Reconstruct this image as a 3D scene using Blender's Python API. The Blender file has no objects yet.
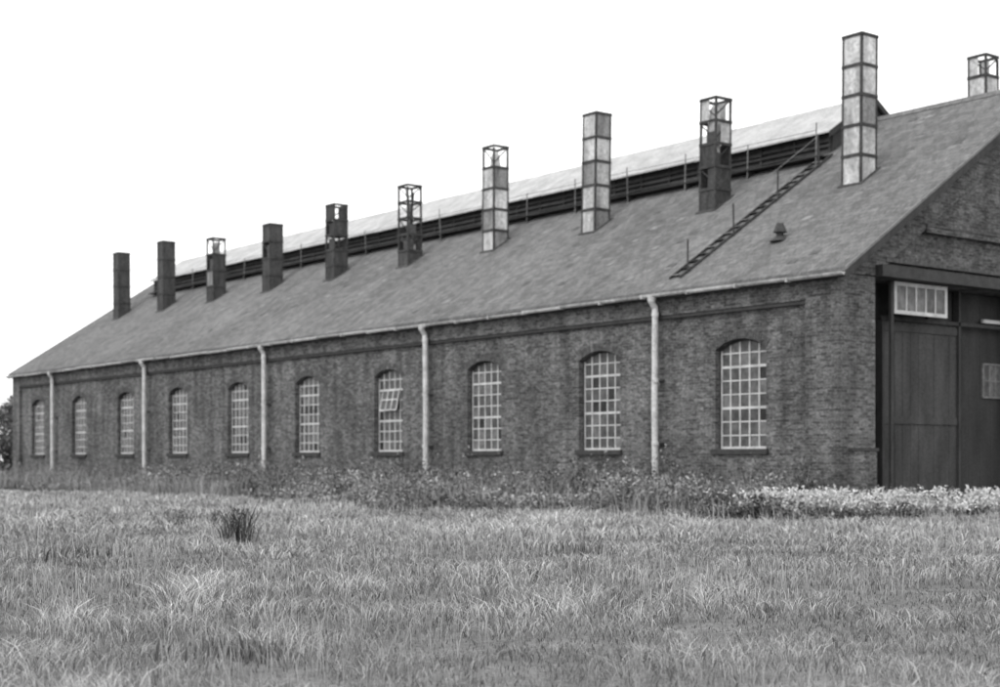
import bpy, math, random
import numpy as np
random.seed(7); rng=np.random.default_rng(7)
scene=bpy.context.scene
COL=scene.collection

# ------------------------------------------------------------------ helpers
class MB:
    def __init__(s): s.v=[]; s.f=[]; s.m=[]; s.mats=[]
    def mi(s,mat):
        if mat not in s.mats: s.mats.append(mat)
        return s.mats.index(mat)
    def poly(s,pts,mat):
        n=len(s.v); s.v+= [tuple(p) for p in pts]; s.f.append(tuple(range(n,n+len(pts)))); s.m.append(s.mi(mat))
    def hexa(s,p,mat):
        n=len(s.v); s.v+=[tuple(q) for q in p]; k=s.mi(mat)
        for f in ((0,3,2,1),(4,5,6,7),(0,1,5,4),(1,2,6,5),(2,3,7,6),(3,0,4,7)):
            s.f.append(tuple(n+i for i in f)); s.m.append(k)
    def box(s,x0,x1,y0,y1,z0,z1,mat):
        s.hexa([(x0,y0,z0),(x1,y0,z0),(x1,y1,z0),(x0,y1,z0),(x0,y0,z1),(x1,y0,z1),(x1,y1,z1),(x0,y1,z1)],mat)
    def prism_y(s,prof,y0,y1,mat):
        n=len(s.v); N=len(prof); k=s.mi(mat)
        s.v+=[(x,y0,z) for x,z in prof]+[(x,y1,z) for x,z in prof]
        s.f.append(tuple(range(n,n+N))); s.m.append(k)
        s.f.append(tuple(range(n+2*N-1,n+N-1,-1))); s.m.append(k)
        for i in range(N):
            j=(i+1)%N; s.f.append((n+i,n+N+i,n+N+j,n+j)); s.m.append(k)
    def tube(s,pts,r,mat,seg=10,cap=True):
        k=s.mi(mat); rings=[]
        P=[np.array(p,float) for p in pts]
        for i,p in enumerate(P):
            d=(P[min(i+1,len(P)-1)]-P[max(i-1,0)]); d/=np.linalg.norm(d)
            a=np.array([0,0,1.]) if abs(d[2])<.9 else np.array([0,1.,0])
            u=np.cross(d,a); u/=np.linalg.norm(u); w=np.cross(d,u)
            rr=r[i] if isinstance(r,(list,tuple)) else r
            n=len(s.v); rings.append(n)
            for q in range(seg):
                t=2*math.pi*q/seg; s.v.append(tuple(p+rr*(math.cos(t)*u+math.sin(t)*w)))
        for a,b in zip(rings[:-1],rings[1:]):
            for q in range(seg):
                q2=(q+1)%seg; s.f.append((a+q,a+q2,b+q2,b+q)); s.m.append(k)
        if cap:
            s.f.append(tuple(rings[0]+q for q in range(seg))); s.m.append(k)
            s.f.append(tuple(rings[-1]+q for q in reversed(range(seg)))); s.m.append(k)
    def obj(s,name,parent=None,fix=True,smooth=False):
        me=bpy.data.meshes.new(name); me.from_pydata(s.v,[],s.f); me.update()
        for m in s.mats: me.materials.append(m)
        me.polygons.foreach_set('material_index',s.m)
        if fix:
            import bmesh
            bm=bmesh.new(); bm.from_mesh(me); bmesh.ops.recalc_face_normals(bm,faces=bm.faces); bm.to_mesh(me); bm.free()
        if smooth: me.shade_smooth()
        o=bpy.data.objects.new(name,me); COL.objects.link(o)
        if parent: o.parent=parent
        return o
def empty(name):
    o=bpy.data.objects.new(name,None); COL.objects.link(o); return o

class NT:
    def __init__(s,name):
        s.mat=bpy.data.materials.new(name); s.mat.use_nodes=True
        s.t=s.mat.node_tree; s.n=s.t.nodes; s.l=s.t.links
        s.b=s.n['Principled BSDF']; s.out=s.n['Material Output']
    def new(s,typ,**kw):
        x=s.n.new(typ)
        for k,v in kw.items(): setattr(x,k,v)
        return x
    def math(s,op,a,b=None,c=None):
        x=s.new('ShaderNodeMath',operation=op)
        for i,q in enumerate((a,b,c)):
            if q is None: continue
            if isinstance(q,(int,float)): x.inputs[i].default_value=q
            else: s.l.new(q,x.inputs[i])
        return x.outputs[0]
    def coord(s):
        tc=s.new('ShaderNodeTexCoord'); return tc.outputs['Object']
    def noise(s,scale,detail=4,vec=None,rough=.6):
        x=s.new('ShaderNodeTexNoise'); x.inputs['Scale'].default_value=scale; x.inputs['Detail'].default_value=detail
        x.inputs['Roughness'].default_value=rough
        s.l.new(vec if vec is not None else s.coord(),x.inputs['Vector']); return x.outputs['Fac']
    def rng(s,v,a,b,lo,hi):
        x=s.new('ShaderNodeMapRange'); s.l.new(v,x.inputs[0])
        for i,q in zip((1,2,3,4),(a,b,lo,hi)): x.inputs[i].default_value=q
        return x.outputs[0]
    def scalevec(s,v,sc):
        x=s.new('ShaderNodeMapping'); s.l.new(v,x.inputs['Vector']); x.inputs['Scale'].default_value=sc; return x.outputs[0]
    def color(s,v):
        s.l.new(v,s.b.inputs['Base Color'])
    def bump(s,v,strength=.4,dist=.02):
        x=s.new('ShaderNodeBump'); x.inputs['Strength'].default_value=strength; x.inputs['Distance'].default_value=dist
        s.l.new(v,x.inputs['Height']); s.l.new(x.outputs[0],s.b.inputs['Normal'])

def simple(name,val,rough=.7,scale=6,amt=.25,fine=40,spec=.3,streak=False):
    n=NT(name); c=n.coord()
    a=n.noise(scale,5,n.scalevec(c,(1,1,.25)) if streak else c); b=n.noise(fine,3)
    a=n.rng(a,.3,.7,1-amt,1+amt); b=n.rng(b,.3,.7,1-amt*.7,1+amt*.7)
    v=n.math('MULTIPLY',n.math('MULTIPLY',a,b),val); n.color(v)
    n.b.inputs['Roughness'].default_value=rough; n.b.inputs['Specular IOR Level'].default_value=spec
    n.bump(b,.2,.01)
    return n.mat

def brick_mat(name,c1,c2,mort,dark=1.0):
    n=NT(name); c=n.coord(); s=n.new('ShaderNodeSeparateXYZ'); n.l.new(c,s.inputs[0])
    u=n.math('ADD',s.outputs[0],s.outputs[1]); cb=n.new('ShaderNodeCombineXYZ')
    n.l.new(u,cb.inputs[0]); n.l.new(s.outputs[2],cb.inputs[1])
    br=n.new('ShaderNodeTexBrick'); n.l.new(cb.outputs[0],br.inputs['Vector'])
    br.inputs['Scale'].default_value=1; br.inputs['Brick Width'].default_value=.235; br.inputs['Row Height'].default_value=.08
    br.inputs['Mortar Size'].default_value=.007; br.inputs['Mortar Smooth'].default_value=.2; br.inputs['Bias'].default_value=-.1
    br.inputs['Color1'].default_value=(c1,)*3+(1,); br.inputs['Color2'].default_value=(c2,)*3+(1,); br.inputs['Mortar'].default_value=(mort,)*3+(1,)
    bw=n.new('ShaderNodeRGBToBW'); n.l.new(br.outputs['Color'],bw.inputs[0])
    big=n.rng(n.noise(.45,5),.3,.7,.68,1.32)
    st=n.rng(n.noise(1.3,6,n.scalevec(c,(1.6,1.6,.16))),.35,.68,.68,1.26)
    sp=n.rng(n.noise(7,5,n.scalevec(c,(1,1,2.4)),.9),.38,.64,.5,1.6)
    gr=n.rng(n.noise(18,3,n.scalevec(c,(1,1,1.6)),.8),.32,.68,.5,1.5)
    damp=n.rng(s.outputs[2],0.0,1.8,.75,1.0)
    soot=n.rng(s.outputs[2],4.9,6.1,1.0,.86)
    v=bw.outputs[0]
    for q in (big,st,sp,gr,damp,soot): v=n.math('MULTIPLY',v,q)
    e=n.rng(n.noise(3.2,6,n.scalevec(c,(1,1,1.4)),.85),.62,.76,0,.12)
    v=n.math('ADD',n.math('MULTIPLY',v,dark),e)
    n.color(v); n.b.inputs['Roughness'].default_value=.9; n.b.inputs['Specular IOR Level'].default_value=.15
    n.bump(n.math('SUBTRACT',1.0,br.outputs['Fac']),.5,.012)
    return n.mat
BRICK=brick_mat('brick',.078,.19,.165)
BRICKD=brick_mat('brick_gable',.075,.18,.155)
VOUS=simple('arch_brick',.09,.9,9,.5,30)
def slate():
    n=NT('slate'); c=n.coord(); s=n.new('ShaderNodeSeparateXYZ'); n.l.new(c,s.inputs[0])
    cb=n.new('ShaderNodeCombineXYZ'); n.l.new(s.outputs[1],cb.inputs[0]); n.l.new(n.math('MULTIPLY',s.outputs[2],1.83),cb.inputs[1])
    br=n.new('ShaderNodeTexBrick'); n.l.new(cb.outputs[0],br.inputs['Vector'])
    br.inputs['Scale'].default_value=1; br.inputs['Brick Width'].default_value=.3; br.inputs['Row Height'].default_value=.24
    br.inputs['Mortar Size'].default_value=.009; br.inputs['Mortar Smooth'].default_value=.3
    br.inputs['Color1'].default_value=(.135,)*3+(1,); br.inputs['Color2'].default_value=(.195,)*3+(1,); br.inputs['Mortar'].default_value=(.1,)*3+(1,)
    bw=n.new('ShaderNodeRGBToBW'); n.l.new(br.outputs['Color'],bw.inputs[0])
    uv=cb.outputs[0]; uv2=n.scalevec(uv,(1.5,.42,1))
    big=n.rng(n.noise(.22,6,uv),.3,.7,.82,1.16); sp=n.rng(n.noise(7,4,uv2,.85),.35,.65,.78,1.22)
    gr=n.rng(n.noise(17,3,uv2,.8),.3,.7,.58,1.42)
    stv=n.rng(n.noise(.9,5,n.scalevec(uv,(2.4,.16,1))),.35,.7,.82,1.12)
    v=bw.outputs[0]
    for q in (big,sp,gr,stv): v=n.math('MULTIPLY',v,q)
    n.color(v); n.b.inputs['Roughness'].default_value=.9; n.b.inputs['Specular IOR Level'].default_value=.15
    n.bump(n.math('SUBTRACT',1.0,br.outputs['Fac']),.3,.01); return n.mat
SLATE=slate()
MONR=simple('monitor_roof_sheet',.42,.75,1.5,.2,12)
WHITE=simple('old_white_paint',.55,.6,3,.25,25)
PIPE=simple('pipe_paint',.6,.55,2.5,.28,14)
GUT=simple('gutter_paint',.40,.6,1.2,.45,10)
DARKW=simple('dark_timber',.05,.85,5,.35,25,streak=True)
DOOR=simple('door_boards',.06,.85,1.5,.4,20,streak=True)
DOOR2=simple('door_boards_tarred',.042,.85,1.5,.35,20,streak=True)
IRON=simple('rusty_iron',.055,.85,4,.45,20)
PANL=simple('chimney_asbestos_panel',.5,.85,2.0,.45,9,streak=True)
PANM=simple('chimney_sooty_panel',.24,.85,2.2,.5,14,streak=True)
PAND=simple('chimney_black_panel',.06,.85,2.5,.5,12,streak=True)
SILL_AND_SHADE=simple('sill_brick_blue_and_shade_strips',.05,.8,6,.3,20)  # real sills, plus the dark strips that paint shade at eaves band and pier
RAILM=simple('rail_grey',.2,.7,3,.3,12)
INT=simple('interior_dark',.04,.9,2,.2,8)
LEAD=simple('ridge_tile',.17,.75,4,.3,20)
def glass(name,base,rough,spec):
    n=NT(name); v=n.rng(n.noise(5,4),.35,.7,base*.6,base*1.5); n.color(v)
    n.b.inputs['Roughness'].default_value=rough; n.b.inputs['Specular IOR Level'].default_value=spec; return n.mat
GL=[glass('pane_dark',.07,.3,.25),glass('pane_dusty',.1,.4,.3),glass('pane_dirty',.15,.5,.3),glass('pane_black',.03,.5,.2)]

# ------------------------------------------------------------------ shed geometry
L=59.2; W=18.4; EV=6.18; PIT=.652; RX=W/2; RZ=EV+PIT*RX
REC=.14; LZ=6.14
shed=empty('brick_engine_shed')
WY=[3.50+5.795*i for i in range(10)]
WW=1.88; SZ=1.62; CR=4.63; RISE=.27; SPZ=CR-RISE
R=(WW/2)**2/(2*RISE)+RISE/2; ZC=CR-R
def arch(dy,extra=0): return ZC+math.sqrt((R+extra)**2-dy*dy)

w=MB(); x=REC; TOP=5.5
ys=[0.05]
for yc in WY: ys+= [yc-WW/2,yc+WW/2]
ys.append(L)
for i in range(0,len(ys),2):
    w.poly([(x,ys[i],-.3),(x,ys[i+1],-.3),(x,ys[i+1],TOP),(x,ys[i],TOP)],BRICK)
NA=12
for yc in WY:
    a=yc-WW/2;b=yc+WW/2
    w.poly([(x,a,-.3),(x,b,-.3),(x,b,SZ),(x,a,SZ)],BRICK)
    dep=x+.30
    w.poly([(x,a,SZ),(x,b,SZ),(dep,b,SZ),(dep,a,SZ)],BRICK)
    w.poly([(x,a,SZ),(dep,a,SZ),(dep,a,SPZ),(x,a,SPZ)],BRICK)
    w.poly([(x,b,SZ),(dep,b,SZ),(dep,b,SPZ),(x,b,SPZ)],BRICK)
    for k in range(NA):
        d0=-WW/2+WW*k/NA; d1=-WW/2+WW*(k+1)/NA
        z0=arch(d0);z1=arch(d1)
        w.poly([(x,yc+d0,z0),(x,yc+d1,z1),(x,yc+d1,TOP),(x,yc+d0,TOP)],BRICK)
        w.poly([(x,yc+d0,z0),(x,yc+d1,z1),(dep,yc+d1,z1),(dep,yc+d0,z0)],BRICK)
w.obj('side_wall',shed,fix=False)
w=MB()
w.box(0,REC-.001,0.0,1.09,-.3,5.469,BRICK); w.box(0,REC-.001,L-1.09,L,-.3,5.469,BRICK)
w.box(0,.4,0,L,5.47,LZ-.071,BRICK)
w.box(0,.4,.141,L,LZ-.07,EV-.01,BRICK)
w.box(.03,REC-.001,1.09,L-1.09,5.37,5.469,SILL_AND_SHADE)  # dark strip painting in the shadow line under the eaves band
w.box(.09,REC-.001,1.091,1.13,-.3,5.369,SILL_AND_SHADE)  # dark strip painting in shading and weather staining along the pier edge
w.box(-.05,-.001,0.0,L,6.0,EV-.02,BRICKD)
w.obj('eaves_band_piers_and_shade_strips',shed)
w=MB()
for yc in WY:
    n=22; span=math.asin((WW/2+.02)/R)
    for k in range(n):
        t0=-span+2*span*k/n+.0035; t1=-span+2*span*(k+1)/n-.0035
        r0=R+.004; r1=R+.235
        p=[]
        for xx in (x-.012,x+.05):
            for (t,r) in ((t0,r0),(t1,r0),(t1,r1),(t0,r1)):
                p.append((xx,yc+r*math.sin(t),ZC+r*math.cos(t)))
        w.hexa(p,VOUS if random.random()<.6 else BRICKD)
    w.box(x-.09,x+.24,yc-WW/2-.1,yc+WW/2+.1,SZ-.14,SZ+.004,SILL_AND_SHADE)
w.obj('window_arches_and_sills',shed)
def window(i,yc):
    w=MB(); xf=x+.17; T=.05
    a=yc-WW/2;b=yc+WW/2
    fm=DARKW
    for k in range(NA):
        d0=-WW/2+WW*k/NA; d1=-WW/2+WW*(k+1)/NA
        z0=arch(d0);z1=arch(d1)
        w.hexa([(xf,yc+d0,z0-.06),(xf+T,yc+d0,z0-.06),(xf+T,yc+d1,z1-.06),(xf,yc+d1,z1-.06),
                (xf,yc+d0,z0),(xf+T,yc+d0,z0),(xf+T,yc+d1,z1),(xf,yc+d1,z1)],fm)
    w.box(xf,xf+T,a,a+.06,SZ+.004,SPZ-.06,fm); w.box(xf,xf+T,b-.06,b,SZ+.004,SPZ-.06,fm)
    w.box(xf,xf+T,a+.06,b-.06,SZ+.004,SZ+.07,WHITE)
    nc=5; nr=8; cw=(WW-.12)/nc; rh=(CR-SZ)/nr
    colx=[a+.06+cw*k for k in range(nc+1)]
    rowz=[SZ+rh*k for k in range(nr+1)]
    tb=.044
    for k in range(0,nc+1):
        c=colx[k]+(.02 if k==0 else -.02 if k==nc else 0)
        zz=arch(colx[k]-yc)-.06
        w.box(xf+.005,xf+.04,c-tb/2,c+tb/2,SZ+.07,zz,WHITE)
    for r_ in range(1,nr):
        for k in range(nc):
            t=.07 if r_ in (3,6) else .036
            y0=colx[k]+(tb/2 if k else .04); y1=colx[k+1]-(tb/2 if k<nc-1 else .04)
            w.box(xf+.005,xf+.04,y0,y1,rowz[r_]-t/2,rowz[r_]+t/2,WHITE)
    base=random.choice([.2,.4,.55])
    for k in range(nc):
        for r_ in range(nr):
            z0=rowz[r_]; z1=rowz[r_+1]
            y0=colx[k];y1=colx[k+1]
            q=random.random()
            m=GL[3] if q<.06 else (GL[0] if q<base else GL[1] if q<.85 else GL[2])
            jx=random.uniform(-.004,.004); j2=random.uniform(-.006,.006)
            if r_==nr-1:
                w.poly([(xf+.022,y0,z0),(xf+.022,y1,z0),(xf+.022,y1,min(z1,arch(y1-yc if y1<b else WW/2))),(xf+.022,y0,min(z1,arch(y0-yc)))],m)
            else:
                w.poly([(xf+.022+jx,y0,z0),(xf+.022+j2,y1,z0),(xf+.022-jx,y1,z1),(xf+.022-j2,y0,z1)],m)
    if i==3:
        zb0=rowz[4]; zb1=rowz[6]
        def sx(z): return xf-.03-(zb1-z)*.2
        def bar(y0,y1,z0,z1):
            w.hexa([(sx(z0)-.015,y0,z0),(sx(z0)+.015,y0,z0),(sx(z0)+.015,y1,z0),(sx(z0)-.015,y1,z0),
                    (sx(z1)-.015,y0,z1),(sx(z1)+.015,y0,z1),(sx(z1)+.015,y1,z1),(sx(z1)-.015,y1,z1)],WHITE)
        for k in range(1,5): bar(colx[k]-.022,colx[k]+.022,zb0,zb1)
        for z in (zb0,rowz[5],zb1-.04):
            for k in range(1,4): bar(colx[k]+.022,colx[k+1]-.022,z,z+.04)
        for k in range(1,4):
            w.poly([(sx(zb0),colx[k],zb0),(sx(zb0),colx[k+1],zb0),(sx(zb1),colx[k+1],zb1),(sx(zb1),colx[k],zb1)],GL[0])
    w.poly([(xf+.12,a,SZ),(xf+.12,b,SZ),(xf+.12,b,CR),(xf+.12,a,CR)],INT)
    w.obj('arched_window',shed)
for i,yc in enumerate(WY): window(i,yc)

# gable (near) end
g=MB()
D=[(1.46,8.3),(W-8.3,W-1.46)]
DP=1.0
g.box(REC,.4,0,DP,-.3,5.469,BRICKD); g.box(.401,1.46,0,DP,-.3,LZ-.071,BRICKD); g.box(W-1.46,W,0,DP,-.3,LZ-.071,BRICKD)
g.box(8.3,W-8.3,0,DP,-.3,LZ-.071,BRICKD)
g.prism_y([(.42,LZ-.07),(W-.42,LZ-.07),(RX,RZ-.12)],.142,DP-.01,BRICKD)
g.prism_y([(0.0,EV-.02),(0.0,LZ-.07),(1.46,LZ-.03),(RX,RZ-1.0),(RX,RZ-.05)],0.0,.14,BRICKD)
g.prism_y([(W,EV-.02),(W,LZ-.07),(W-1.46,LZ-.03),(RX,RZ-1.0),(RX,RZ-.05)],0.0,.14,BRICKD)
g.obj('gable_wall',shed)
g=MB()
g.box(1.47,8.5,-.24,.139,LZ-.066,LZ+.24,SILL_AND_SHADE); g.box(W-8.5,W-1.47,-.24,.139,LZ-.066,LZ+.24,SILL_AND_SHADE)
g.box(1.9,W-1.9,-.025,.1385,LZ+.36,LZ+.46,VOUS)
g.box(3.6,W-3.6,-.03,.139,7.42,7.58,BRICKD)
g.box(3.6,W-3.6,-.05,.139,7.581,7.64,VOUS)
g.box(.42,1.36,-.14,-.001,-.3,1.55,BRICKD)
g.box(.38,1.40,-.17,-.001,1.55,1.63,SILL_AND_SHADE)
g.obj('gable_bands_and_guard_block',shed)
for n_,(d0,d1) in enumerate(D):
    g=MB(); m=lambda v: (d0+v-1.46) if n_==0 else (d1-(v-1.46))
    def bx(a,b,y0,y1,z0,z1,mat):
        p,q=sorted((m(a),m(b))); g.box(p,q,y0,y1,z0,z1,mat)
    bx(1.461,8.299,.92,.96,-.1,LZ-.07,INT)
    def boards(a,b,z0,z1,y,mat,bwid=.17):
        k=max(1,int(round((b-a)/bwid))); s_=(b-a)/k
        for q in range(k):
            bx(a+q*s_+.002,a+(q+1)*s_-.002,y+random.uniform(-.006,.006),y+.05,z0+random.uniform(0,.04),z1,mat)
    boards(1.47,2.6,0,LZ-.08,.82,DOOR2)
    boards(2.62,5.9,.06,5.06,.68,DOOR)
    boards(5.99,8.28,.06,6.05,.84,DOOR2)
    bx(2.5,8.29,.60,.66,5.08,5.18,DARKW)
    for z in (.3,2.3,4.80): bx(2.64,5.88,.645,.672,z,z+.2,DOOR)
    bx(5.90,5.985,.60,.80,.0,6.05,DARKW); bx(2.52,2.615,.60,.80,.0,5.07,DARKW)
    def win(a,b,z0,z1,nx,nz,y,fr=.09,fm=WHITE):
        bx(a,a+fr,y,y+.06,z0,z1,fm); bx(b-fr,b,y,y+.06,z0,z1,fm)
        bx(a+fr,b-fr,y,y+.06,z0,z0+fr,fm); bx(a+fr,b-fr,y,y+.06,z1-fr,z1,fm)
        for q in range(1,nx):
            c=a+fr+(b-a-2*fr)*q/nx; bx(c-.022,c+.022,y+.005,y+.05,z0+fr,z1-fr,fm)
        for q in range(1,nz):
            c=z0+fr+(z1-z0-2*fr)*q/nz; bx(a+fr,b-fr,y+.008,y+.045,c-.02,c+.02,fm)
        for q in range(nx):
            c0=a+fr+(b-a-2*fr)*q/nx; c1=a+fr+(b-a-2*fr)*(q+1)/nx
            bx(c0,c1,y+.03,y+.036,z0+fr,z1-fr,GL[2] if random.random()<.7 else GL[1])
    win(2.42,4.70,5.19,6.04,5,1,.12,.1)
    bx(2.30,2.41,.14,.22,.0,6.04,DARKW)
    boards(4.80,5.88,5.2,6.04,.82,DOOR2)
    bx(7.15,8.28,.66,.74,5.24,5.34,WHITE)
    win(7.3,8.25,3.1,4.1,3,2,.78,.05,RAILM)
    g.obj('shed_doors',shed)
g=MB()
g.poly([(W,DP,-.3),(W,L,-.3),(W,L,EV),(W,DP,EV)],BRICK)
g.poly([(0.0,L+.002,-.3),(W,L+.002,-.3),(W,L+.002,EV),(RX,L+.002,RZ-.05),(0.0,L+.002,EV)],BRICK)
g.obj('rear_walls',shed)

# roof slabs
r=MB(); OV=.2; OY=.4; OYF=.05; TH=.09
def slab(side,y0,y1):
    def P(xx,y,dz): 
        z=EV+PIT*xx+dz; return ((xx if side==0 else W-xx),y,z)
    a=-OV;b=RX
    r.hexa([P(a,y0,.02),P(b,y0,.02),P(b,y1,.02),P(a,y1,.02),P(a,y0,.02+TH),P(b,y0,.02+TH),P(b,y1,.02+TH),P(a,y1,.02+TH)],SLATE)
slab(0,-OY,L+OYF); slab(1,-OY,L+OYF)
r.obj('slate_roof',shed)
r=MB()
for _ in range(170):
    xx=random.uniform(.2,8.6); yy=random.uniform(0,L-.5)
    if abs(yy-6.25)<.6: continue
    wd0=.29; h0=.21; t=random.uniform(.008,.018)
    def P(a,b,dz): return (xx+a,yy+b,EV+PIT*(xx+a)+.02+TH+dz)
    r.hexa([P(0,0,.002),P(h0,0,.002),P(h0,wd0,.002),P(0,wd0,.002),P(0,0,t),P(h0,0,t*.5),P(h0,wd0,t*.5),P(0,wd0,t)],random.choice([LEAD,RAILM,LEAD,SLATE,VOUS]))
r.obj('replaced_slates',shed)
r=MB()
for side in (0,1):
    for (y0,y1) in ((-OY-.04,-OY-.001),(L+OYF+.001,L+OYF+.04)):
        def P(xx,y,dz): return ((xx if side==0 else W-xx),y,EV+PIT*xx+dz)
        a=-OV-.02;b=RX
        r.hexa([P(a,y0,-.16),P(b,y0,-.16),P(b,y1,-.16),P(a,y1,-.16),P(a,y0,.06),P(b,y0,.06),P(b,y1,.06),P(a,y1,.06)],DARKW)
        r.hexa([P(a,y0-.01,.061),P(b,y0-.01,.061),P(b,y1+.01,.061),P(a,y1+.01,.061),P(a,y0-.01,.135),P(b,y0-.01,.135),P(b,y1+.01,.135),P(a,y1+.01,.135)],LEAD)
    for xx in (2.2,4.4,6.6,8.8):
        c=xx if side==0 else W-xx
        r.box(c-.08,c+.08,-OY,-.001,EV+PIT*xx-.2,EV+PIT*xx-.02,DARKW)
y=-OY
while y<L:
    r.prism_y([(RX-.16,RZ+.03),(RX+.16,RZ+.03),(RX+.06,RZ+.19),(RX-.06,RZ+.19)],y+.006,y+.44,LEAD); y+=.45
r.obj('bargeboards_and_ridge_tiles',shed)
r=MB(); gx=-OV-.07; gz=EV-PIT*OV+.0
r.box(-OV+.03,-OV+.06,-OY+.02,L+OYF-.02,gz-.12,gz+.04,DARKW)
y=-OY; k=0
while y<L+OYF-.1:
    y2=min(y+1.83,L+OYF); dz=.02*math.sin(y*.33)+random.uniform(-.012,.012)
    prof=[]
    for q in range(7):
        t=math.pi*q/6; prof.append((gx-.085*math.cos(t)*1.0,gz+dz-.095*math.sin(t)))
    prof+= [(gx+.07,gz+dz),(gx+.0,gz+dz-.075),(gx-.07,gz+dz)]
    r.prism_y(prof,y+.004,y2-.004,GUT if random.random()<.65 else PIPE)
    r.box(gx-.095,gx+.09,y2-.04,y2+.03,gz+dz-.11,gz+dz+.008,GUT)
    y=y2
r.obj('eaves_gutter',shed)
for i in range(5):
    yy=6.56+11.58*i; r=MB()
    pr=.092
    l=random.uniform(-.04,.04)
    r.tube([(gx,yy,gz-.05),(gx,yy,gz-.2),(-.14,yy,gz-.36),(-.13,yy,gz-.5),(-.125,yy+l,3),(-.125,yy,.25),(-.22,yy,.1)],pr,PIPE,12)
    r.tube([(gx,yy,gz-.06),(gx,yy,gz-.2)],[.14,.11],PIPE,12)
    for z in (gz-.6,3.55,1.75,.5):
        r.tube([(-.125,yy,z),(-.125,yy,z+.1)],pr+.018,PIPE,12)
        r.box(-.10,.138,yy-.12,yy+.12,z+.03,z+.07,IRON)
    r.obj('downpipe',shed,smooth=False)

# monitor (raised ridge vent)
mo=MB(); MX=7.35; MY0=6.3; MY1=56.5; MH=.82
zb=EV+PIT*MX+TH; zt=zb+MH-.06; mrz=zt+PIT*(RX-MX+.0)
mo.box(MX,MX+.08,MY0+.061,MY1-.061,zb-.1,zt,INT); mo.box(W-MX-.08,W-MX,MY0+.061,MY1-.061,zb-.1,zt,INT)
y=MY0+.065
while y<MY1-.1:
    mo.box(MX-.06,MX-.001,y,y+.09,zb-.1,zt,DARKW); y+=1.45
for q in range(4):
    z=zb+.06+q*.18
    yy=MY0+.05
    while yy<MY1-.1:
        y2=min(yy+1.45,MY1-.05); j=random.uniform(-.02,.02) if random.random()<.8 else random.uniform(-.08,.02)
        mo.hexa([(MX-.10,yy,z-.05+j),(MX-.0,yy,z+.06),(MX-.0,y2,z+.06),(MX-.10,y2,z-.05),
             (MX-.10,yy,z-.03+j),(MX-.0,yy,z+.08),(MX-.0,y2,z+.08),(MX-.10,y2,z-.03)],random.choice([IRON,IRON,INT,SILL_AND_SHADE]))
        yy=y2
for yy0,yy1 in ((MY0,MY0+.06),(MY1-.06,MY1)):
    mo.prism_y([(MX,zb-.4),(RX,RZ+.1),(W-MX,zb-.4),(W-MX,zt),(RX,mrz),(MX,zt)],yy0,yy1,DARKW)
for side in (0,1):
    yy=MY0-.12
    while yy<MY1+.1:
        y2=min(yy+1.2,MY1+.12); j=random.uniform(0,.018)
        def P(xx,y,dz): return ((xx if side==0 else W-xx),y,zt+PIT*(xx-MX)+dz+j)
        a=MX-.3;b=RX
        mo.hexa([P(a,yy,.0),P(b,yy,.0),P(b,y2-.01,.0),P(a,y2-.01,.0),P(a,yy,.05),P(b,yy,.05),P(b,y2-.01,.05),P(a,y2-.01,.05)],MONR)
        yy=y2
    def P(xx,y,dz): return ((xx if side==0 else W-xx),y,zt+PIT*(xx-MX)+dz)
    mo.hexa([P(MX-.33,MY0-.17,-.12),P(RX,MY0-.17,-.12),P(RX,MY0-.125,-.12),P(MX-.33,MY0-.125,-.12),
             P(MX-.33,MY0-.17,.07),P(RX,MY0-.17,.07),P(RX,MY0-.125,.07),P(MX-.33,MY0-.125,.07)],DARKW)
mo.obj('ridge_ventilator',shed)
ra=MB(); wx=6.75; wz=EV+PIT*wx+TH+.02
ra.box(wx-.25,wx+.25,MY0-.2,MY1-1,wz+.12,wz+.16,DARKW)
y=MY0
while y<MY1-1:
    ra.tube([(wx-.22,y,wz-.15),(wx-.22+random.uniform(-.05,.05),y+random.uniform(-.06,.06),wz+random.uniform(.95,1.2))],.022,RAILM,5)
    ra.box(wx-.2,wx+.2,y-.03,y+.03,wz-.15,wz+.12,DARKW)
    y+=2.9
ra.tube([(wx-.22,MY0,wz+.95)]+[(wx-.22,yy,wz+.95+random.uniform(-.05,.03)) for yy in range(9,54,3)]+[(wx-.22,MY1-1,wz+.95)],.010,RAILM,5)
ra.obj('ridge_walkway_rail',shed)
la=MB(); LY=6.25
def rp(xx,y,dz): return (xx,y,EV+PIT*xx+.02+TH+dz)
def strip(x0,x1,y0,y1,d0,d1,mat,mb):
    mb.hexa([rp(x0,y0,d0),rp(x1,y0,d0),rp(x1,y1,d0),rp(x0,y1,d0),rp(x0,y0,d1),rp(x1,y0,d1),rp(x1,y1,d1),rp(x0,y1,d1)],mat)
strip(.35,7.0,LY-.24,LY-.19,.01,.09,IRON,la); strip(.35,7.0,LY+.19,LY+.24,.01,.09,IRON,la)
k=.4
while k<7:
    z=EV+PIT*k+.02+TH
    la.box(k,k+.17,LY-.189,LY+.189,z+.09,z+.12,RAILM if random.random()<.5 else DARKW); k+=.36
prev=None
for xx in (.6,2.5,4.4,6.3):
    b=rp(xx,LY-.27,.0); t=(b[0]+random.uniform(-.05,.05),b[1]+random.uniform(-.04,.04),b[2]+.98)
    la.tube([b,t],.028,IRON,6)
    if prev: la.tube([prev,t],.012,RAILM,5)
    prev=t
la.obj('roof_ladder',shed)
c=MB(); vx,vy=1.85,3.6; vz=EV+PIT*vx
c.tube([(vx,vy,vz),(vx,vy,vz+.3)],.11,IRON,12); c.tube([(vx,vy,vz+.3),(vx,vy,vz+.36),(vx,vy,vz+.56)],[.2,.18,.09],IRON,12)
c.tube([(vx,vy,vz+.05),(vx,vy,vz+.18)],[.3,.15],IRON,12)
c.obj('cowl_vent',shed)

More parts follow.
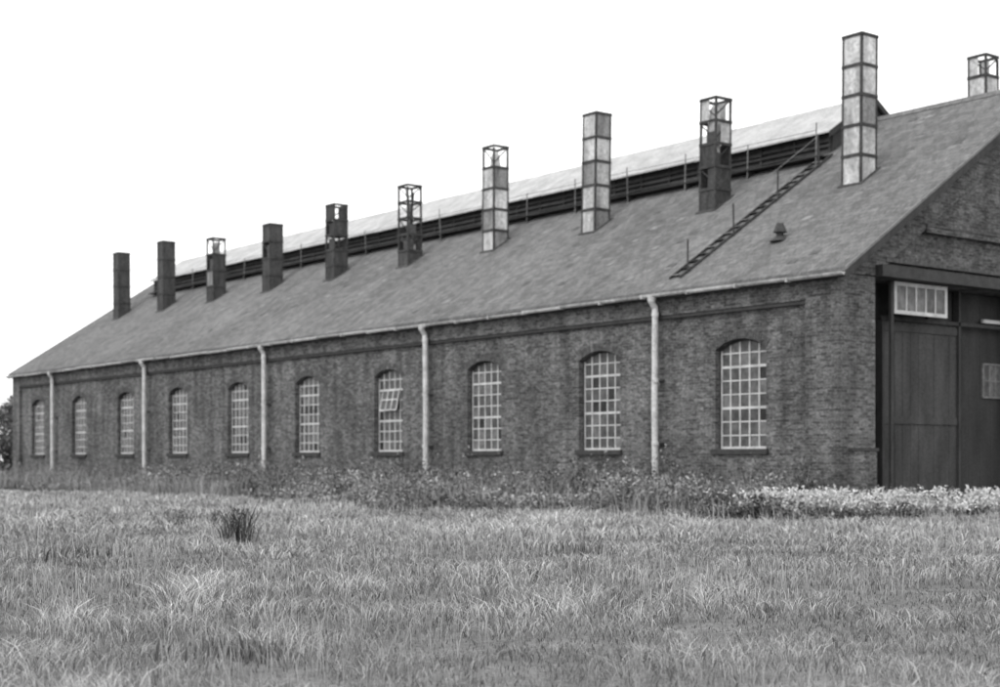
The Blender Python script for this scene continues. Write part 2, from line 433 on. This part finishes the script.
# ------------------------------------------------------------------ smoke chimneys
CX=4.95
def chimney(cx,cy,top,spec,hw=.36):
    m=MB(); codes={'L':PANL,'M':PANM,'D':PAND}
    up=abs(cx-RX); zroof=EV+PIT*(RX-up)
    sgn=1 if cx<RX else -1
    base=zroof-.35
    p=.065
    lh=(top-zroof+.1)/len(spec)
    lx,ly=random.uniform(-.010,.010),random.uniform(-.014,.014)
    def X(v,z): return v+lx*(z-zroof)
    def Y(v,z): return v+ly*(z-zroof)
    def lbox(x0,x1,y0,y1,z0,z1,mt):
        m.hexa([(X(x0,z0),Y(y0,z0),z0),(X(x1,z0),Y(y0,z0),z0),(X(x1,z0),Y(y1,z0),z0),(X(x0,z0),Y(y1,z0),z0),
                (X(x0,z1),Y(y0,z1),z1),(X(x1,z1),Y(y0,z1),z1),(X(x1,z1),Y(y1,z1),z1),(X(x0,z1),Y(y1,z1),z1)],mt)
    for sx_ in (-1,1):
        for sy in (-1,1):
            xc=cx+sx_*(hw-p/2); yc=cy+sy*(hw-p/2)
            lbox(xc-p/2,xc+p/2,yc-p/2,yc+p/2,base,top-(random.uniform(.0,.12) if 'o' in spec[0] else 0),IRON)
    def band(z,t=.09,o=.014):
        h=hw+o
        lbox(cx-h,cx-hw+.03,cy-h,cy+h,z,z+t,IRON); lbox(cx+hw-.03,cx+h,cy-h,cy+h,z,z+t,IRON)
        lbox(cx-hw+.03,cx+hw-.03,cy-h,cy-hw+.03,z,z+t,IRON); lbox(cx-hw+.03,cx+hw-.03,cy+hw-.03,cy+h,z,z+t,IRON)
    for k,sp in enumerate(spec):
        zt_=top-k*lh; zb_=zt_-lh if k<len(spec)-1 else base
        band(zt_-.09)
        i0=hw-.035
        faces=[(0,sp[0]),(1,sp[1]),(2,sp[0]),(3,sp[1])]
        for f,cd in faces:
            if cd=='o': continue
            a0,a1=-i0+.012,i0-.012; z0,z1=zb_+.0,zt_-.09
            if cd=='h':
                a1=a0+(2*i0)*random.uniform(.3,.6); z1=z0+(z1-z0)*random.uniform(.5,.95); cd='D'
            if cd=='b': a0=a0+(2*i0)*random.uniform(.3,.5); cd='L'
            mt=codes[cd]
            def pan(b0,b1,zz0,zz1,mt):
                if f==0: lbox(cx-i0-.02,cx-i0,cy+b0,cy+b1,zz0,zz1,mt)
                if f==1: lbox(cx+b0,cx+b1,cy-i0-.02,cy-i0,zz0,zz1,mt)
                if f==2: lbox(cx+i0,cx+i0+.02,cy+b0,cy+b1,zz0,zz1,mt)
                if f==3: lbox(cx+b0,cx+b1,cy+i0,cy+i0+.02,zz0,zz1,mt)
            pan(a0,a1,z0,z1,mt)
        if 'o' in sp or 'h' in sp:
            m.tube([(cx-hw+.05,cy-hw+.05,zb_+.1),(cx+hw-.05,cy-hw+.05,zt_-.1)],.026,IRON,5)
            m.tube([(cx-hw+.05,cy+hw-.05,zt_-.1),(cx-hw+.05,cy-hw+.05,zb_+.1)],.022,IRON,5)
    f=hw+.08
    m.hexa([(cx-f,cy-f,zroof-sgn*PIT*f+.03),(cx+f,cy-f,zroof+sgn*PIT*f+.03),(cx+f,cy+f,zroof+sgn*PIT*f+.03),(cx-f,cy+f,zroof-sgn*PIT*f+.03),
            (cx-f,cy-f,zroof-sgn*PIT*f+.15),(cx+f,cy-f,zroof+sgn*PIT*f+.15),(cx+f,cy+f,zroof+sgn*PIT*f+.15),(cx-f,cy+f,zroof-sgn*PIT*f+.15)],PAND)
    return m
E=1.32
TOPS=[12.33,11.6,12.18,12.0,11.34,11.33,11.19,11.2,11.7,11.73]
SPEC=[['LL','LL','LM','LL','LL'],
      ['bo','hb','Dh','hD','DD'],
      ['LM','LL','ML','LL','LM'],
      ['oo','LM','LL','ML','LM'],
      ['oo','oo','oh','hh','DD'],
      ['Do','hD','ho','DD','DD'],
      ['DD','hD','DD','DD'],
      ['oo','hD','MD','DD'],
      ['DD','DD','DD','DD'],
      ['DD','DD','DD','DD']]
for i in range(10):
    m=chimney(CX,3.34+5.8*i,TOPS[i]+E,SPEC[i])
    z=TOPS[i]+E; yy=3.34+5.8*i
    if i in (1,3,7):
        m.tube([(CX,yy,z-1.9),(CX,yy,z-.75),(CX,yy,z-.35),(CX,yy,z-.2)],[.17,.2,.16,.06],WHITE if i!=7 else PANM,10)
    if i==4:
        m.tube([(CX+.1,yy,z-3),(CX-.05,yy,z-.9),(CX-.12,yy+.1,z-.1)],[.1,.07,.05],PANM,7)
        m.tube([(CX-.2,yy-.1,z-3),(CX+.1,yy-.1,z-.3)],.05,IRON,6)
    m.obj('smoke_chimney',shed)
for i in range(10):
    sp=['bo','LL','LL','LL','LL'] if i==0 else SPEC[(i+3)%10]
    m=chimney(11.05 if i==0 else 12.6,3.34+5.8*i,(12.75 if i==0 else 10.2)+E,sp,hw=.34)
    m.obj('smoke_chimney',shed)

# ------------------------------------------------------------------ ground
n=NT('meadow_ground'); a=n.rng(n.noise(.12,5),.3,.7,.8,1.2); b=n.rng(n.noise(2.5,6,None,.7),.3,.7,.7,1.3); c2=n.rng(n.noise(18,5,None,.75),.3,.7,.55,1.45)
n.color(n.math('MULTIPLY',n.math('MULTIPLY',n.math('MULTIPLY',a,b),c2),.17)); n.b.inputs['Roughness'].default_value=1; n.b.inputs['Specular IOR Level'].default_value=0
n.bump(b,.6,.1)
g=MB(); S=900; g.poly([(-S,-S,0),(S,-S,0),(S,S,0),(-S,S,0)],n.mat); g.obj('ground',fix=False)

CAM=np.array([-30.0,-24.86]); FW=np.array([.6108,.7919]); RT=np.array([.7919,-.6108])
def vnoise(px,py,sc,seed):
    r_=np.random.default_rng(seed); G=r_.random((256,256))
    u=px/sc+500;v=py/sc+500; iu=np.floor(u).astype(int); iv=np.floor(v).astype(int); fu=u-iu; fv=v-iv
    fu=fu*fu*(3-2*fu); fv=fv*fv*(3-2*fv)
    g=lambda a,b: G[a%256,b%256]
    return (g(iu,iv)*(1-fu)+g(iu+1,iv)*fu)*(1-fv)+(g(iu,iv+1)*(1-fu)+g(iu+1,iv+1)*fu)*fv
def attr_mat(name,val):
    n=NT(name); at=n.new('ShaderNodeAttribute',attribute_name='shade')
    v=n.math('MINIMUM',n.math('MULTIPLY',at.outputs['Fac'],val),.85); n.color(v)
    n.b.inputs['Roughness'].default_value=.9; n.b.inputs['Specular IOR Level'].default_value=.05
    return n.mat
def big_mesh(name,V,nv,loops,nper,shade,mat):
    N=V.shape[0]//nv
    me=bpy.data.meshes.new(name)
    me.vertices.add(V.shape[0]); me.vertices.foreach_set('co',V.astype(np.float32).ravel())
    tot=[len(l) for l in loops]; flat=np.concatenate([np.array(l) for l in loops])
    idx=(np.arange(N)[:,None]*nv+flat[None,:]).ravel().astype(np.int32)
    me.loops.add(len(idx)); me.loops.foreach_set('vertex_index',idx)
    starts=np.cumsum([0]+tot[:-1]); T=sum(tot)
    ls=(np.arange(N)[:,None]*T+starts[None,:]).ravel().astype(np.int32)
    me.polygons.add(len(ls)); me.polygons.foreach_set('loop_start',ls)
    at=me.attributes.new('shade','FLOAT','POINT'); at.data.foreach_set('value',np.asarray(shade,dtype=np.float32).ravel())
    me.update(calc_edges=True); me.materials.append(mat)
    o=bpy.data.objects.new(name,me); COL.objects.link(o); return o
def blades(P,h,wd,lean,shade):
    N=len(P); az=rng.uniform(0,2*np.pi,N); la=rng.uniform(0,2*np.pi,N)
    wx_=np.cos(az)*wd; wy_=np.sin(az)*wd; lx=np.cos(la)*lean*h; ly=np.sin(la)*lean*h
    V=np.zeros((N,5,3))
    V[:,0]=np.c_[P[:,0]-wx_,P[:,1]-wy_,np.full(N,-.02)]; V[:,1]=np.c_[P[:,0]+wx_,P[:,1]+wy_,np.full(N,-.02)]
    V[:,2]=np.c_[P[:,0]+wx_*.8+lx*.35,P[:,1]+wy_*.8+ly*.35,h*.55]; V[:,3]=np.c_[P[:,0]-wx_*.8+lx*.35,P[:,1]-wy_*.8+ly*.35,h*.55]
    V[:,4]=np.c_[P[:,0]+lx,P[:,1]+ly,h*(1-.15*lean)]
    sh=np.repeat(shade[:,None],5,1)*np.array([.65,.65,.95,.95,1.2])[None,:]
    return V.reshape(-1,3),sh.ravel()
BL=[(0,1,2,3),(3,2,4)]
N=430000
rr=6.0+ (64-6.0)*rng.random(N)**1.25; th=rng.uniform(-.47,.47,N)
P=CAM+ (rr*np.cos(th))[:,None]*FW+(rr*np.sin(th))[:,None]*RT
keep=~((P[:,0]>-.05)&(P[:,1]>-.1)); P=P[keep]; rr=rr[keep]
n1=vnoise(P[:,0],P[:,1],.22,1); n2=vnoise(P[:,0],P[:,1],1.0,2); n3=vnoise(P[:,0],P[:,1],4.2,3); n4=vnoise(P[:,0],P[:,1],.5,4)
dens=.12+.88*(n1*.45+n4*.55)
k=rng.random(len(P))<dens*1.3; P=P[k]; rr=rr[k]; n1=n1[k];n2=n2[k];n3=n3[k];n4=n4[k]
h=(.03+.17*n4*(.35+n2))*(.6+.8*n3)*rng.uniform(.45,1.5,len(P)); wd=.0027*np.maximum(1,rr/9)*rng.uniform(.6,1.5,len(P))
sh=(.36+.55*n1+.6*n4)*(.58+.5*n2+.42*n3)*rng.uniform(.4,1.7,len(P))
V,S_=blades(P,h,wd,rng.uniform(.3,1.6,len(P)),sh)
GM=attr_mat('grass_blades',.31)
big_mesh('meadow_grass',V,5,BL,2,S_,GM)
N=26000; rr=7+50*rng.random(N); th=rng.uniform(-.47,.47,N)
P=CAM+(rr*np.cos(th))[:,None]*FW+(rr*np.sin(th))[:,None]*RT; k=~((P[:,0]>-.3)&(P[:,1]>-.3)); P=P[k]; rr=rr[k]
k=vnoise(P[:,0],P[:,1],2.2,9)>.42; P=P[k]; rr=rr[k]
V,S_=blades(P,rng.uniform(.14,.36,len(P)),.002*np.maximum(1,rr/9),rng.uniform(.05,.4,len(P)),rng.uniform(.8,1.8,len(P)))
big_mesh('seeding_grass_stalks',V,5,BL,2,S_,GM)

def leaves(C,size,shade,flat=.5):
    N=len(C); a=rng.normal(size=(N,3)); a/=np.linalg.norm(a,axis=1)[:,None]
    b=rng.normal(size=(N,3)); b[:,2]*=flat; b-= (b*a).sum(1)[:,None]*a; b/=np.linalg.norm(b,axis=1)[:,None]
    s=size[:,None]; V=np.zeros((N,4,3)); V[:,0]=C-a*s; V[:,1]=C+b*s*.45; V[:,2]=C+a*s; V[:,3]=C-b*s*.45
    return V.reshape(-1,3),np.repeat(shade,4)
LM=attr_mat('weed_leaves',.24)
def weed_bed(name,pts,hts,rad,per,lsz,base,mat):
    Cs=[];Ss=[];Zs=[]
    for (px,py),hh,ra_,bs in zip(pts,hts,rad,base):
        k=int(per*rng.uniform(.6,1.4)); u=rng.normal(size=(k,3)); u/=np.linalg.norm(u,axis=1)[:,None]; q=rng.random(k)**.4
        c=np.c_[px+u[:,0]*q*ra_,py+u[:,1]*q*ra_,np.abs(u[:,2])*q*hh+.02]
        k2=c[:,0]<-.05 if py>0 else c[:,1]<-.05
        c=c[k2]; k=len(c)
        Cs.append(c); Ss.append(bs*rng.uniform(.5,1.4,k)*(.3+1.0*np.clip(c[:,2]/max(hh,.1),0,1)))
        Zs.append(lsz*rng.uniform(.4,1.4,k))
    C=np.concatenate(Cs); V,S_=leaves(C,np.concatenate(Zs),np.concatenate(Ss))
    return big_mesh(name,V,4,[(0,1,2,3)],1,S_,mat)
M=2600
wy=rng.uniform(.05,60,M); wxx=-rng.random(M)**1.05*(3.8+5.2*vnoise(wy,wy*0,4,21))-.1
hn=vnoise(wxx,wy,2.4,22); hn2=vnoise(wxx,wy,.9,23)
near=np.clip(1.05-(wy-20)/50,.6,1.1)
ht=(.22+1.8*hn*hn2*1.4)*np.clip(1.05+wxx/10,.35,1.05)*near
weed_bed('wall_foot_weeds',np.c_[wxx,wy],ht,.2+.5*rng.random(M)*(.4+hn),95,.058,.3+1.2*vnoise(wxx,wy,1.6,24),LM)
M=620
q=rng.random(M); wxx=-6.5+q*15; wy=-.35-rng.random(M)*3.6
ht=(.1+.75*vnoise(wxx,wy,1.3,32)*vnoise(wxx,wy,.5,33)*1.5)*np.where(wxx<.6,1.2,.7)*np.clip(1+wy/7,.5,1)
weed_bed('doorway_weeds',np.c_[wxx,wy],ht,rng.uniform(.2,.5,M),80,.052,.3+1.1*vnoise(wxx,wy,1.5,34),LM)
pts=[(-1.0,.9),(-.9,2.6),(-1.3,4.4),(-.9,6.6),(-1.6,8.8),(-.8,10.4),(-1.6,12.2),(-1.8,14.4),(-1.2,17),(-.9,19.5),(-2.2,21.5),(-1.8,24.3),(-1.4,26.6),(-2,29.5),(-1.2,32),(-1.8,35),(-1.5,39),(-1.2,46),(-3.6,10.5),(-4.4,16.5),(-3.2,5.2),(-3.8,23),(-3.2,28)]
for (bx_,by_) in pts:
    P_=[];H_=[];R_=[];B_=[]
    s_=random.uniform(.75,1.3)*(1.12 if by_<13 else 1)
    bb=random.uniform(.55,1.1)
    for q in range(22):
        P_.append((min(-.15,bx_+random.gauss(0,.6)),max(.1,by_+random.gauss(0,.95)))); H_.append(random.uniform(.45,1.35)*s_); R_.append(random.uniform(.22,.45)); B_.append(bb*random.uniform(.5,1.3))
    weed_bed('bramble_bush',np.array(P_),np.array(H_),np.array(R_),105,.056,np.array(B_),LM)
M=13000; wy=rng.uniform(-4,60,M); wxx=-rng.random(M)*7-.1; k=vnoise(wxx,wy,1.2,41)>.4; wy=wy[k];wxx=wxx[k]
P=np.c_[wxx,wy]
V,S_=blades(P,rng.uniform(.3,1.0,len(P))*np.where(wxx>-3,1.4,1)*np.where(wy<0,.6,1),rng.uniform(.006,.013,len(P)),rng.uniform(.05,.5,len(P)),rng.uniform(.4,1.4,len(P)))
big_mesh('tall_weed_stems',V,5,BL,2,S_,GM)
FM=attr_mat('white_petals',.68)
Cs=[]
for _ in range(330):
    t=random.random(); 
    if .42<t<.5 or .72<t<.78: continue
    cx_=-5.9+t*6.6+random.gauss(0,.3); cy_=-2.5-t*2.7+random.gauss(0,.5)
    k=random.randint(4,34); s_=random.uniform(.05,.24)
    hb=random.uniform(.3,.66)
    Cs.append(np.c_[cx_+rng.normal(0,s_,k),cy_+rng.normal(0,s_,k),hb+rng.normal(0,.05,k)])
for _ in range(26):
    cx_=-random.random()*5-1; cy_=random.uniform(1,16); k=random.randint(2,8)
    Cs.append(np.c_[cx_+rng.normal(0,.14,k),cy_+rng.normal(0,.14,k),rng.uniform(.5,1.0,k)])
C=np.concatenate(Cs); V,S_=leaves(C,rng.uniform(.025,.06,len(C)),rng.uniform(.6,1.1,len(C)),1)
big_mesh('white_wildflowers',V,4,[(0,1,2,3)],1,S_,FM)
def tuft(name,px,py,h_,rad,nb,shade,lf=1):
    P=np.c_[px+rng.normal(0,rad,nb),py+rng.normal(0,rad,nb)]
    V,S_=blades(P,h_*rng.uniform(.4,1.1,nb),rng.uniform(.006,.014,nb),rng.uniform(.05,.6,nb),shade*rng.uniform(.4,1.4,nb))
    o=big_mesh(name,V,5,BL,2,S_,GM)
    if lf:
        c=np.c_[px+rng.normal(0,rad*.9,nb),py+rng.normal(0,rad*.9,nb),h_*rng.uniform(.05,.8,nb)]
        V2,S2=leaves(c,rng.uniform(.025,.05,nb),shade*rng.uniform(.4,1.5,nb))
        o2=big_mesh('dock_leaves',V2,4,[(0,1,2,3)],1,S2,GM); o2.parent=o
    return o
tuft('dock_plant',-19.0,-3.9,.74,.11,110,.32)
tuft('dock_plant',-17.3,1.6,.47,.10,50,.4)
tuft('dock_plant',-16.8,1.2,.42,.09,40,.4)
tuft('grass_tussock',-25.2,-15.8,.18,.22,150,.6,0)
tuft('grass_tussock',-22.3,-5.5,.24,.3,150,.5,0)
tuft('grass_tussock',-16.5,-9,.24,.3,150,.55,0)

# ------------------------------------------------------------------ distant trees
TM=attr_mat('tree_leaves',.15); BK=simple('bark',.06,.9,5,.3,30)
Cs=[];Ss=[];tk=MB()
def camw(r_,d): return CAM+d*FW+r_*RT
for i in range(16):
    r_=-61.5+i*3.3+random.uniform(-.7,.7); d=112+random.uniform(-5,8)
    p=camw(r_,d); H=random.uniform(5.0,6.8)
    tk.tube([(p[0],p[1],-.1),(p[0]+.1,p[1],H*.4),(p[0]-.1,p[1]+.1,H*.8)],[.22,.16,.05],BK,7)
    for q in range(5):
        a=random.uniform(0,6.28); tk.tube([(p[0],p[1],H*.35),(p[0]+math.cos(a)*1.5,p[1]+math.sin(a)*1.5,H*.7)],[.09,.02],BK,5)
    for q in range(22):
        a=random.uniform(0,6.28); rad=random.uniform(0,2.0); cz=random.uniform(.08,.93)*H
        cc=np.array([p[0]+math.cos(a)*rad,p[1]+math.sin(a)*rad,cz]); k=260; u=rng.normal(size=(k,3)); 
        Cs.append(cc+u*np.array([.6,.6,.45])); Ss.append(random.uniform(.6,1.3)*rng.uniform(.5,1.4,k)*(.7+.5*cz/H))
C=np.concatenate(Cs); V,S_=leaves(C,rng.uniform(.1,.22,len(C)),np.concatenate(Ss),1)
big_mesh('distant_trees',V,4,[(0,1,2,3)],1,S_,TM)
tko=tk.obj('tree_trunks',bpy.data.objects['distant_trees'])

# ------------------------------------------------------------------ light
wd_=bpy.data.worlds.new('World'); scene.world=wd_; wd_.use_nodes=True; nt=wd_.node_tree
bg=nt.nodes['Background']; sky=nt.nodes.new('ShaderNodeTexSky'); sky.sky_type='NISHITA'; sky.sun_disc=False
sky.sun_elevation=math.radians(50); sky.sun_rotation=math.radians(260)
bw=nt.nodes.new('ShaderNodeRGBToBW'); nt.links.new(sky.outputs[0],bw.inputs[0])
mx=nt.nodes.new('ShaderNodeMix'); mx.data_type='FLOAT'; mx.inputs[0].default_value=.8; nt.links.new(bw.outputs[0],mx.inputs[2]); mx.inputs[3].default_value=13.0
nt.links.new(mx.outputs[0],bg.inputs[0]); bg.inputs[1].default_value=.14
sl=bpy.data.lights.new('sun','SUN'); sl.energy=.9; sl.angle=math.radians(18); so=bpy.data.objects.new('sun',sl); COL.objects.link(so)
from mathutils import Vector
az=math.radians(260); el=math.radians(50)
dirv=Vector((math.sin(az)*math.cos(el),math.cos(az)*math.cos(el),math.sin(el)))
so.rotation_euler=dirv.to_track_quat('Z','Y').to_euler()
scene.view_settings.view_transform='Standard'; scene.view_settings.look='None'; scene.view_settings.exposure=0

cd=bpy.data.cameras.new('camera'); co=bpy.data.objects.new('camera',cd); COL.objects.link(co)
co.location=(-30,-24.86,1.32); co.rotation_euler=(math.radians(90),0,-math.atan2(.6108,.7919))
cd.sensor_width=36; cd.lens=54; cd.shift_y=.1165; cd.clip_end=3000; cd.clip_start=.1
cd.dof.use_dof=True; cd.dof.focus_distance=14; cd.dof.aperture_fstop=1.8
scene.camera=co
